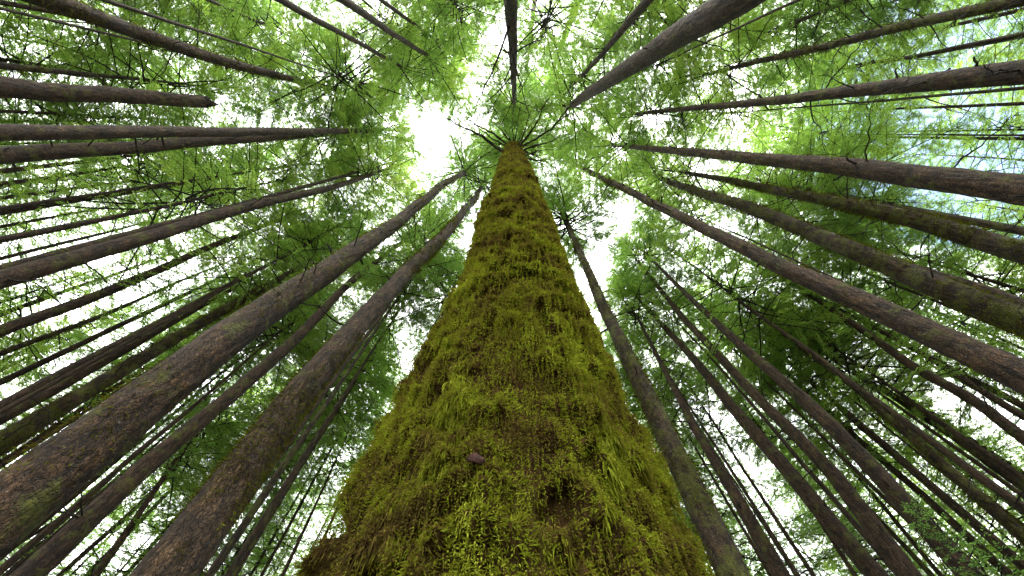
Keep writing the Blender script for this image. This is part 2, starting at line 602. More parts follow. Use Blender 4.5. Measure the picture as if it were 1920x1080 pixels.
# ------------------------------------------------------------------ trunks
def trunk_mesh(path_h, path_xy, path_r, seed, bark, nseg=36, nring=120, rough=0.05, flake=0.0, cap=False):
    """A tapered, gently irregular stem following the path; local origin at the base."""
    top = path_h[-1]
    k = np.linspace(0, 1, nring)
    h = np.expm1(k * math.log1p(top / 2.0)) * 2.0
    h[-1] = top
    gk = np.random.default_rng(seed + 77)
    kx, ky = (np.convolve(gk.normal(0, 0.024, 46), [0.25, 0.5, 0.25], 'valid') for _ in (0, 1))
    kh = np.linspace(0, top, 44)
    x = np.interp(h, path_h, path_xy[:, 0]) + np.interp(h, kh, kx) * np.minimum(1, path_r[0] / 0.2)
    y = np.interp(h, path_h, path_xy[:, 1]) + np.interp(h, kh, ky) * np.minimum(1, path_r[0] / 0.2)
    r = np.interp(h, path_h, path_r)
    ang = np.arange(nseg) / nseg * 2 * np.pi
    A, Hh = np.meshgrid(ang, h)
    rr = np.repeat(r[:, None], nseg, 1)
    P = np.stack([np.cos(A) * rr, np.sin(A) * rr, Hh], axis=-1).reshape(-1, 3)
    d = fbm(P * np.array([1.6, 1.6, 0.5]) / max(0.3, r[0]), 3, seed).reshape(A.shape)
    rad = rr * (1 + rough * d)
    if flake:
        f1 = fbm(P * np.array([13, 13, 4.5]), 3, seed + 5).reshape(A.shape)
        f2 = vnoise(P * np.array([36, 36, 16.0]), seed + 9).reshape(A.shape)
        rad = rad + flake * (np.abs(f1) * 1.6 + 0.35 * f2)
    # root flare
    fl = np.exp(-Hh / 0.45) * (0.35 + 0.22 * np.cos(A * 5 + seed))
    rad = rad * (1 + fl)
    V = np.stack([x[:, None] + np.cos(A) * rad, y[:, None] + np.sin(A) * rad, Hh], axis=-1).reshape(-1, 3)
    i = np.arange(nring - 1)[:, None] * nseg
    j = np.arange(nseg)[None, :]
    j2 = (j + 1) % nseg
    Q = np.stack([i + j, i + j2, i + nseg + j2, i + nseg + j], axis=-1).reshape(-1, 4)
    Tr = None
    if cap:
        g = np.random.default_rng(seed)
        ring = V[-nseg:]
        ring[:, 2] += g.normal(0, 0.10, nseg) + 0.22 * np.sin(ang * 2 + 1) + 0.12 * np.sin(ang * 5)
        V[-2 * nseg:-nseg, 2] -= 0.15
        V[-nseg:] = ring
        c = ring.mean(0) - np.array([0, 0, 0.08])
        V = np.vstack([V, c])
        b = (nring - 1) * nseg
        Tr = np.stack([b + j[0], b + j2[0], np.full(nseg, len(V) - 1)], axis=-1)
    return mesh_from('trunk', V, Q, Tr, (bark,))


def strands(roots, normals, length, width, g, out=0.55, grav=1.0, wild=0.35, nseg=3):
    """Hanging moss shoots: short ribbons that leave the stem and bend down."""
    n = len(roots)
    d = normals * out + g.normal(0, wild, (n, 3)) + np.array([0, 0, -0.15])
    d /= np.linalg.norm(d, axis=1, keepdims=True) + 1e-9
    pts = [roots]
    p = roots.copy()
    st = length / nseg
    for k in range(nseg):
        d = d + np.array([0, 0, -1.0])[None] * grav * (0.6 if np.isscalar(grav) else 0.6) + g.normal(0, wild * 0.45, (n, 3))
        d /= np.linalg.norm(d, axis=1, keepdims=True) + 1e-9
        p = p + d * st[:, None]
        pts.append(p)
    w = np.cross(d, normals + g.normal(0, 0.6, (n, 3)))
    w /= np.linalg.norm(w, axis=1, keepdims=True) + 1e-9
    vs = []
    for k, q in enumerate(pts):
        f = (0.6, 1.0, 0.8, 0.12)[k] if nseg == 3 else (0.7, 1.0, 0.15)[k]
        vs += [q - w * (width * f * 0.5)[:, None], q + w * (width * f * 0.5)[:, None]]
    V = np.stack(vs, axis=1).reshape(-1, 3)
    nv = 2 * (nseg + 1)
    base = np.arange(n)[:, None, None] * nv
    one = np.array([[2 * k, 2 * k + 1, 2 * k + 3, 2 * k + 2] for k in range(nseg)])[None]
    return V, (base + one).reshape(-1, 4)


# ------------------------------------------------------------------ giant tree
GD = 1.9
GROOT = np.array([-0.05, GD, 0.0])
GH = 40.0


def giant_r(h):
    r = np.interp(h, [0, 0.6, 1.6, 2.6, 5, 10, 18, 26, 30, 36, 41], [1.08, 0.91, 0.785, 0.712, 0.605, 0.59, 0.55, 0.46, 0.32, 0.18, 0.03])
    return r


def giant_bow(h):
    return np.interp(h, [0, 2.2, 5, 9, 22, 40], [0, 0, 0.10, 0.10, 0.02, 0])


def giant_moss(th, h):
    """moss cover 0..1"""
    rr = 0.75
    P = np.stack([np.cos(th) * rr, np.sin(th) * rr, h], axis=-1)
    a = fbm(P * np.array([2.4, 2.4, 0.75]), 4, 41, 0.6)
    m = smooth(a, -0.50, 0.0)
    # a bare vertical run on the face and weathered right flank
    c = (th + np.pi / 2 + np.pi) % (2 * np.pi) - np.pi
    gap = np.exp(-((c - 0.10 + 0.05 * np.sin(h * 2.1)) / 0.07) ** 2) * smooth(h, 1.0, 1.6) * (1 - smooth(h, 3.6, 4.6))
    m = m * (1 - 0.75 * gap)
    flank = smooth(c, 0.72, 1.0) * smooth(h, 2.5, 5) * (1 - smooth(c, 1.5, 1.9))
    m = m * (1 - 0.75 * flank)
    m = m * (1 - 0.35 * smooth(h, 9, 20))
    pit = smooth(fbm(P * np.array([5.5, 5.5, 4.2]), 2, 301), 0.14, 0.34) * (1 - 0.6 * smooth(h, 7, 12))
    return m * (1 - pit), pit


def giant_disp(th, h):
    th = (th + np.pi) % (2 * np.pi) - np.pi
    rr = 0.75
    P = np.stack([np.cos(th) * rr, np.sin(th) * rr, h], axis=-1)
    m, pit = giant_moss(th, h)
    big = fbm(P * np.array([1.7, 1.7, 0.9]), 3, 7)
    wu = th * rr + 0.10 * fbm(P * 2.1, 2, 201)
    wv = h + 0.12 * fbm(P * 2.3, 2, 203)
    c1 = domes(wu / 0.19, wv / 0.23 - 0.10 * np.sin(wv * 9), 11, 0.60)
    c2 = domes(wu / 0.085, wv / 0.095, 12, 0.62)
    c3 = domes(wu / 0.036, wv / 0.042, 13, 0.85)
    up = smooth(h, 4.0, 9.0)
    s = h / (0.36 + 0.50 * up) + 2.7 * fbm(P * np.array([1.1, 1.1, 0.3]), 3, 57)
    saw = s - np.floor(s)
    ledge = (1 - smooth(saw, 0.05, 0.9)) * smooth(saw, 0.0, 0.05)
    pres = smooth(vnoise(P * np.array([1.3, 1.3, 0.6]), 77), -0.35, 0.5)
    ledge = ledge * pres
    d = 0.024 * big - 0.022 * pit + m * (0.036 * c1 ** 0.8 + 0.060 * c2 + 0.024 * c3)
    d = d + (0.01 + 0.072 * up) * ledge * (0.35 + 0.65 * m)
    tuft = np.clip(np.maximum(np.maximum(0.55 * c1, c2), 0.75 * c3), 0, 1)
    low = 1 - smooth(h, 5, 10)
    return d, m * (1 - low * (1 - smooth(tuft, 0.15, 0.75)) * 0.85), ledge


def build_giant():
    t = thing('mossy_tree', 'massive trunk draped in hanging green and rusty moss, bare limbs radiating at its top', 'tree', GROOT)
    t.rotation_euler = (R(1.72), R(0.3), 0)      # the giant leans a little over the eye
    nseg = 420
    # rings close together near the eye, wider apart aloft
    hs = [0.0]
    while hs[-1] < GH:
        hs.append(hs[-1] + max(0.014, 0.0068 * hs[-1]))
    h = np.array(hs)
    A, Hh = np.meshgrid(np.arange(nseg) / nseg * 2 * np.pi, h)
    d, m, _ = giant_disp(A.ravel(), Hh.ravel())
    r = giant_r(Hh.ravel()) + d * smooth(GH + 1 - Hh.ravel(), 0, 14)
    V = np.stack([np.cos(A.ravel()) * r + giant_bow(Hh.ravel()), np.sin(A.ravel()) * r, Hh.ravel()], axis=-1)
    i = np.arange(len(h) - 1)[:, None] * nseg
    j = np.arange(nseg)[None, :]
    j2 = (j + 1) % nseg
    Q = np.stack([i + j, i + j2, i + nseg + j2, i + nseg + j], axis=-1).reshape(-1, 4)
    obj('trunk', mesh_from('trunk', V, Q, None, (MOSS_BARK,)), t)

    g = np.random.default_rng(5)
    Vs, Qs, off = [], [], 0
    for kind, n in (('fuzz', 560000), ('hang', 300000), ('fringe', 50000)):
        u = g.random(n)
        if kind == 'fringe':
            hh = 3.0 * np.exp(u * math.log(29 / 3.0))
        else:
            hh = 1.65 * np.exp(u * math.log((29 if kind == 'fuzz' else 14) / 1.65))
            hh = np.where(g.random(n) < 0.06, g.uniform(0.2, 1.7, n), hh)
        th = -np.pi / 2 + np.where(g.random(n) < 0.88, g.uniform(-1.35, 1.35, n), g.uniform(-np.pi, np.pi, n))
        dd, mm, lg = giant_disp(th, hh)
        string = vnoise(np.stack([np.cos(th) * 17, np.sin(th) * 17, hh * 2.4], axis=-1), 67)
        curtain = vnoise(np.stack([np.cos(th) * 2.6, np.sin(th) * 2.6, hh * 1.1], axis=-1), 69)
        aloft = smooth(hh, 6, 14)
        patch = fbm(np.stack([np.cos(th) * 3.4, np.sin(th) * 3.4, hh * 2.2], axis=-1), 3, 88)
        keep = g.random(n) < (0.10 + 0.95 * mm) * (0.45 + 0.55 * smooth(patch, -0.45, 0.1)) * (1 - 0.6 * smooth(hh, 16, 22)) * (1 - 0.88 * aloft * (1 - np.clip(lg * 1.6, 0, 1)))
        if kind == 'hang':
            keep &= g.random(n) < smooth(string, -0.25, 0.35) * (0.25 + 0.75 * smooth(curtain, -0.35, 0.3))
        if kind == 'fringe':
            keep &= g.random(n) < np.clip(lg * 1.5, 0, 1)
        th, hh, mm, dd, curtain = th[keep], hh[keep], mm[keep], dd[keep], curtain[keep]
        k = len(hh)
        # the cushions' own slope turns the shoots outward over their tops
        e = 0.012
        da = giant_disp(th + e / 0.7, hh)[0]
        dz = giant_disp(th, hh + e)[0]
        rr = giant_r(hh) + dd - 0.004
        er = np.stack([np.cos(th), np.sin(th), np.zeros(k)], axis=-1)
        et = np.stack([-np.sin(th), np.cos(th), np.zeros(k)], axis=-1)
        nrm = er - et * (np.clip((da - dd) / e, -1.5, 1.5))[:, None]
        nrm[:, 2] -= np.clip((dz - dd) / e, -1.5, 1.5)
        nrm /= np.linalg.norm(nrm, axis=1, keepdims=True)
        root = er * rr[:, None]
        root[:, 0] += giant_bow(hh)
        root[:, 2] = hh
        lod = np.maximum(1.0, ((np.abs(hh - CAM_H) + 1.0) / 2.2)) ** 0.66
        if kind == 'fuzz':
            ln = g.uniform(0.012, 0.034, k)
            V_, Q_ = strands(root, nrm, ln * lod, g.uniform(0.0034, 0.0056, k) * lod, g, 1.0, 0.35, 0.55, 2)
        elif kind == 'hang':
            ln = g.uniform(0.022, 0.055, k) * (0.7 + 1.0 * smooth(curtain, -0.2, 0.6)) * np.interp(hh, [0, 2.5, 5, 10], [1.3, 1.15, 0.8, 0.45])
            V_, Q_ = strands(root, nrm, ln * lod, g.uniform(0.0030, 0.0048, k) * lod, g, 0.35, 2.4, 0.30)
        else:
            ln = g.uniform(0.02, 0.05, k)
            V_, Q_ = strands(root, nrm, ln * lod, g.uniform(0.003, 0.005, k) * lod, g, 0.9, 0.6, 0.45)
        Vs.append(V_); Qs.append(Q_ + off); off += len(V_)
    # hanging ropes of moss, each a fuzzy cord that follows the stem downward
    n, seg_n = 9000, 24
    hh = 1.75 * np.exp(g.random(n) * math.log(9.0 / 1.75))
    th = -np.pi / 2 + g.uniform(-1.4, 1.4, n)
    cur = vnoise(np.stack([np.cos(th) * 3.0, np.sin(th) * 3.0, hh * 1.3], axis=-1), 69)
    kp = g.random(n) < 0.25 + 0.75 * smooth(cur, -0.3, 0.3)
    hh, th = hh[kp], th[kp]
    n = len(hh)
    L_ = g.uniform(0.10, 0.34, n) * np.interp(hh, [1.7, 4, 9], [1.0, 1.0, 1.3])
    fr = np.linspace(0, 1, seg_n)
    Z = hh[:, None] - L_[:, None] * fr
    TH = th[:, None] + 0.010 * np.sin(fr * g.uniform(3, 9, n)[:, None] + g.uniform(0, 6, n)[:, None]) * fr
    RS = giant_r(Z) + giant_disp(TH.ravel(), Z.ravel())[0].reshape(Z.shape) + 0.020
    RS = np.maximum(RS, RS[:, :1] + 0.004)
    er = np.stack([np.cos(TH), np.sin(TH), np.zeros_like(TH)], axis=-1)
    PT = er * RS[..., None]
    PT[..., 0] += giant_bow(Z)
    PT[..., 2] = Z
    rp_, nr_, z_ = PT.reshape(-1, 3), er.reshape(-1, 3), Z.ravel()
    lod = np.maximum(1.0, (z_ / 2.2)) ** 0.7
    V_, Q_ = strands(rp_, nr_, g.uniform(0.008, 0.017, len(z_)) * lod * np.tile(1.1 - 0.6 * fr, n), g.uniform(0.0030, 0.0048, len(z_)) * lod, g, 0.6, 0.9, 0.40, 2)
    Vs.append(V_); Qs.append(Q_ + off); off += len(V_)
    obj('moss', mesh_from('moss', np.concatenate(Vs), np.concatenate(Qs), None, (MOSS, )), t)
    # bare mossy limbs fanning out below the living top
    for k in range(34):
        hb = 21.5 + 12.5 * (k / 34.0) ** 0.9 + g.uniform(-1.2, 1.2)
        az = k * 2.39996 + g.normal(0, 0.75)
        rb = float(giant_r(hb)) - 0.05
        sc = g.uniform(0.35, 1.2)
        obj('limb', LIMBS[k % len(LIMBS)], t, (math.cos(az) * rb, math.sin(az) * rb, hb), (R(g.uniform(-60, 60)), R(g.uniform(-45, 18)), az), (sc, sc, sc))
    obj('crown', make_crown('crown', 777, 12.0, 4.6, 120, LEAF2, keep=0.66, bare=0.36), t, (0, 0, 31.0))
    return t


giant = build_giant()

# ------------------------------------------------------------------ the numbered stems of the stand
# each stem: stations (px, py, width) from the low end to the top, a height for the top station or a radius
# low down, bark, moss, how many bare branches, share of the height where the crown starts, crown radius, label
T_ = []


def S(stations, H=None, r=None, bark='brown', moss=0, br=8, stub=0, cb=0.70, cr=1.25, over=6.0, dense=False, label='', group=None, snag=False, name='conifer_tree'):
    T_.append(dict(st=stations, H=H, r=r, bark=bark, moss=moss, br=br, stub=stub, cb=cb, cr=cr, over=over, dense=dense, label=label, group=group, snag=snag, name=name))


# west side, upper
S([(110, 5, 36), (320, 85, 27), (440, 122, 19), (640, 170, 7)], H=33, bark='brown', moss=4000, br=16, label='long slim trunk with moss tufts and curved bare twigs, above the snapped-off trunk')
S([(0, 5, 11), (140, 30, 8), (260, 62, 5)], r=0.17, br=6, label='thin pale stem in the upper corner just above the slim tufted trunk')
S([(0, 32, 7), (120, 55, 5), (240, 80, 4)], r=0.15, br=6, label='very thin dark stem in the upper corner below the slim tufted trunk')
S([(0, 123, 15), (150, 138, 10), (270, 150, 6)], r=0.22, bark='mossy', moss=1200, br=14, label='fuzzy thin stem with many twigs directly above the snapped-off trunk')
S([(0, 165, 41), (200, 178, 31), (388, 191, 23)], r=0.36, bark='red', br=2, stub=5, snag=True, name='broken_tree', label='snapped-off brown trunk ending in a blunt broken top without crown')
S([(0, 248, 33), (320, 247, 22), (640, 246, 12), (725, 244, 6)], H=36, bark='grey', br=5, label='upper of two close straight trunks running level from the edge')
S([(0, 292, 35), (320, 270, 26), (500, 257, 16), (650, 249, 7)], H=34, bark='brown', br=5, label='lower of two close straight trunks, merging with its neighbour toward the top')
S([(0, 321, 11), (210, 297, 6), (300, 285, 4)], r=0.18, br=6, label='thin stem just under the two close level trunks')
S([(0, 345, 10), (200, 318, 5), (290, 304, 3)], r=0.17, br=8, label='second thin stem below the two close level trunks')
S([(0, 372, 8), (200, 345, 4), (260, 335, 3)], r=0.15, br=10, label='spindly stem with upright twigs, third below the two level trunks')
S([(0, 396, 19), (340, 343, 8), (420, 330, 4)], r=0.26, br=14, label='medium stem bristling with twigs, fourth below the two level trunks')
S([(0, 425, 7), (220, 385, 4), (320, 362, 3)], r=0.14, br=10, label='thin twiggy stem between the bristling stem and the big slanting forked pair')
# west side, lower
S([(0, 485, 8), (215, 432, 5), (300, 410, 3)], r=0.16, br=6, label='thin stem just above the forward trunk of the slanting pair')
S([(0, 524, 37), (320, 433, 31), (440, 393, 23), (640, 347, 11), (730, 314, 5)], H=34, bark='brown', br=16, label='stout slanting trunk partly hiding a slimmer twin along its upper edge')
S([(330, 415, 12), (480, 375, 11), (640, 331, 8), (720, 308, 4)], H=36, bark='brown', br=8, label='slimmer twin showing above the stout slanting trunk near its top')
S([(0, 622, 23), (220, 540, 18), (390, 465, 12), (545, 403, 5)], H=30, bark='brown', br=10, label='plain medium trunk slanting parallel below the stout slanting trunk')
S([(15, 657, 12), (200, 590, 8), (330, 530, 5)], r=0.2, bark='mossy', moss=1500, br=16, label='thin mossy stem with feathery twigs under the plain medium trunk')
S([(0, 717, 13), (320, 565, 9), (480, 488, 4)], r=0.22, br=9, label='thin straight stem halfway between the plain medium trunk and mossy bent trunk')
S([(0, 785, 21), (210, 670, 16), (410, 555, 8), (520, 500, 4)], r=0.28, br=8, label='medium stem immediately above and parallel to the mossy bent trunk')
S([(0, 833, 46), (170, 730, 31), (390, 597, 20), (495, 540, 14), (625, 463, 6)], H=29, bark='mossy', moss=6000, br=8, label='mossy bent trunk alongside the upper edge of the thickest dark trunk')
S([(20, 935, 128), (105, 880, 112), (360, 675, 76), (540, 560, 55), (640, 487, 40), (740, 420, 25), (835, 342, 13), (885, 318, 6)], H=37, bark='brown', moss=2500, br=7, cb=0.72, label='thickest dark scaly trunk rising diagonally from the lower corner')
S([(110, 1030, 46), (250, 890, 36), (430, 745, 30), (540, 650, 22), (655, 530, 13), (790, 426, 5)], H=36, bark='brown', br=8, cb=0.68, label='slender straight trunk between the thickest dark trunk and the mossy-streaked trunk')
S([(325, 1060, 112), (460, 880, 84), (545, 760, 66), (620, 665, 50), (740, 535, 36), (830, 445, 22), (890, 372, 12), (908, 345, 6)], H=35, bark='grey', moss=7000, br=5, cb=0.78, label='thick moss-streaked trunk standing closest beside the mossy giant')
S([(435, 1080, 11), (590, 835, 6), (650, 735, 3)], r=0.18, br=7, label='thin dark stem just behind the thick moss-streaked trunk')
S([(490, 1080, 7), (600, 880, 5), (660, 770, 3)], r=0.15, br=8, label='thinnest dark stem between the moss-streaked trunk and the mossy giant')
S([(530, 1080, 8), (590, 950, 5), (640, 840, 3)], r=0.15, bark='red', br=5, label='pale reddish thin stem peeping at the flank of the mossy giant')
S([(0, 1040, 9), (190, 925, 6), (330, 815, 4)], r=0.18, br=6, label='thin stem tucked right under the thickest dark trunk in the lower corner')
S([(110, 1080, 10), (240, 965, 8), (380, 830, 4)], r=0.18, br=8, label='thin dark stem following the lower edge of the slender straight trunk')
S([(180, 1080, 16), (225, 1015, 14), (330, 860, 8)], r=0.24, bark='red', br=6, label='brown stem half hidden by foliage beside the base of the moss-streaked trunk')
# top side
S([(525, 0, 15), (640, 62, 11), (785, 143, 4)], H=36, bark='brown', br=6, label='thin trunk slanting down from the top edge, the farther from the upright stem')
S([(645, 2, 17), (740, 66, 11), (835, 124, 5)], H=37, bark='brown', br=6, label='medium trunk slanting from the top edge next to a thin dark stem')
S([(720, 4, 8), (790, 55, 6), (850, 100, 3)], H=40, bark='brown', br=8, label='thin dark stem between the medium top-edge trunk and the upright stem')
S([(957, 0, 27), (960, 65, 21), (963, 130, 14), (964, 205, 5)], H=37, bark='grey', br=10, label='upright trunk hanging straight down from the top edge over the giant')
S([(1003, 0, 10), (992, 95, 5), (986, 150, 3)], r=0.22, bark='grey', br=5, label='thin pale stem close beside the upright top-edge trunk')
S([(1085, 0, 14), (1050, 95, 8), (1025, 150, 4)], r=0.24, bark='mossy', br=8, label='dull mossy stem half veiled by foliage at the top edge')
S([(1214, 0, 19), (1120, 112, 9), (1070, 165, 4)], H=37, bark='grey', br=6, label='medium pale trunk parallel to the thick one on the upper side')
S([(1370, 2, 62), (1280, 60, 53), (1190, 120, 36), (1105, 175, 22), (1060, 205, 9)], H=36, bark='grey', br=8, cb=0.74, label='thick pale grey trunk cutting down diagonally from the top edge')
# east side, upper
S([(1920, 0, 24), (1705, 45, 22), (1560, 85, 16), (1400, 120, 9), (1320, 142, 4)], H=30, bark='mossy', moss=2500, br=22, label='crooked twiggy trunk with golden moss along its upper edge')
S([(1920, 18, 9), (1730, 60, 7), (1600, 88, 4)], r=0.17, bark='red', br=4, label='faint thin stem just below the crooked golden-mossed trunk')
S([(1920, 135, 50), (1680, 160, 29), (1480, 187, 18), (1280, 205, 10), (1185, 214, 5)], H=34, bark='brown', br=22, stub=18, label='straight trunk with a row of short broken stubs on its upper edge')
S([(1920, 195, 8), (1720, 202, 5), (1600, 208, 3)], r=0.15, br=10, label='thin stem crossing the blue patch of sky')
S([(1920, 260, 8), (1680, 257, 5), (1560, 255, 3)], r=0.16, br=10, label='thin level stem midway between the stubbed trunk and stout reddish trunk')
S([(1920, 334, 14), (1760, 322, 9), (1600, 308, 4)], r=0.22, bark='brown', br=10, label='dark stem lying along the top edge of the stout reddish trunk')
S([(1920, 360, 58), (1680, 325, 46), (1480, 302, 28), (1280, 285, 15), (1140, 271, 6)], H=35, bark='red', br=7, moss=1500, label='stout reddish scaly trunk running level in from the edge')
S([(1910, 472, 47), (1730, 415, 36), (1530, 372, 22), (1330, 332, 11), (1255, 317, 5)], H=33, bark='mossy', moss=7000, br=14, label='green mossy trunk with ragged edges, first below the stout reddish trunk')
S([(1920, 605, 56), (1630, 482, 40), (1430, 398, 26), (1280, 350, 15), (1205, 322, 6)], H=34, bark='mossy', moss=5000, br=10, label='smoother mossy trunk, second below the stout reddish trunk')
S([(1920, 708, 63), (1695, 598, 47), (1530, 530, 36), (1355, 445, 24), (1215, 376, 17), (1105, 322, 9), (1075, 308, 5)], H=36, bark='red', moss=2000, br=6, cb=0.74, label='long bare reddish brown trunk, third below the stout level one')
# east side, lower
S([(1920, 825, 23), (1830, 750, 22), (1720, 695, 17), (1600, 605, 12), (1490, 535, 6)], r=0.30, bark='brown', br=16, label='gnarled dark stem with crooked twigs under the long bare reddish trunk')
S([(1920, 782, 15), (1720, 657, 11), (1560, 572, 6)], r=0.22, bark='brown', br=14, label='thinner dark stem squeezed between the gnarled stem and long reddish trunk')
S([(1920, 900, 16), (1740, 775, 10), (1640, 705, 5)], r=0.22, bark='grey', br=6, label='pinkish pale stem glimpsed through foliage below the gnarled stem')
S([(1915, 1003, 25), (1675, 790, 22), (1600, 720, 16), (1500, 652, 8), (1420, 585, 4)], r=0.30, bark='mossy', moss=2500, br=12, label='knobbly mossy stem next under the pinkish pale stem')
S([(1920, 1062, 20), (1835, 990, 19), (1630, 810, 16), (1500, 698, 8), (1420, 625, 4)], r=0.28, bark='grey', br=5, label='clean straight stem next to the knobbly mossy stem and a bright sky slit')
S([(1820, 1080, 42), (1670, 910, 36), (1520, 760, 28), (1380, 640, 16), (1290, 555, 9), (1215, 480, 4)], H=28, bark='brown', br=12, cb=0.8, cr=1.0, label='outermost of three sturdy parallel brown trunks in the lower corner')
S([(1700, 1080, 41), (1580, 905, 29), (1430, 755, 19), (1280, 595, 11), (1205, 500, 5)], H=29, bark='red', br=6, cb=0.8, cr=1.0, label='middle of three sturdy parallel brown trunks in the lower corner')
S([(1645, 1080, 38), (1515, 930, 32), (1405, 800, 24), (1290, 660, 14), (1205, 570, 6)], H=26, bark='brown', br=6, cb=0.8, cr=1.0, label='innermost of three sturdy parallel brown trunks in the lower corner')
S([(1465, 1080, 33), (1380, 930, 24), (1310, 815, 18), (1270, 740, 12), (1200, 605, 5)], H=24, bark='brown', br=14, cb=0.8, cr=1.0, label='knotty dark trunk between the bowed mossy trunk and the three sturdy parallel trunks')
S([(1370, 1080, 64), (1290, 900, 52), (1240, 800, 42), (1160, 635, 27), (1115, 540, 19), (1088, 475, 13), (1060, 405, 7)], H=27, bark='mossy', moss=3500, br=5, cb=0.70, cr=1.3, dense=True, label='bowed moss-filmed trunk directly beside the mossy giant')
S([(1520, 1072, 9), (1430, 935, 7), (1330, 780, 4)], r=0.15, bark='red', br=6, label='thin orange-lit stem behind the knotty dark trunk')
S([(1600, 1075, 9), (1490, 905, 7), (1400, 765, 4)], r=0.16, bark='red', br=5, label='thin sunlit stem behind the innermost sturdy trunk')
S([(1760, 1075, 9), (1640, 930, 8), (1500, 770, 4)], r=0.17, bark='red', br=5, label='thin stem between the outermost and middle sturdy trunks')


def r_for_width(pos, az, px_w, tan_dir):
    """radius of a vertical stem at pos whose outline measures px_w across its image axis"""
    e = 0.05
    a = project(pos + tan_dir * e)
    b = project(pos - tan_dir * e)
    c = project(pos + np.array([0, 0, 0.3]))
    o = project(pos)
    ax = c - o
    ax /= np.linalg.norm(ax) + 1e-9
    nv = np.array([-ax[1], ax[0]])
    w = abs((a - b) @ nv)
    return e * px_w / max(w, 1e-6)


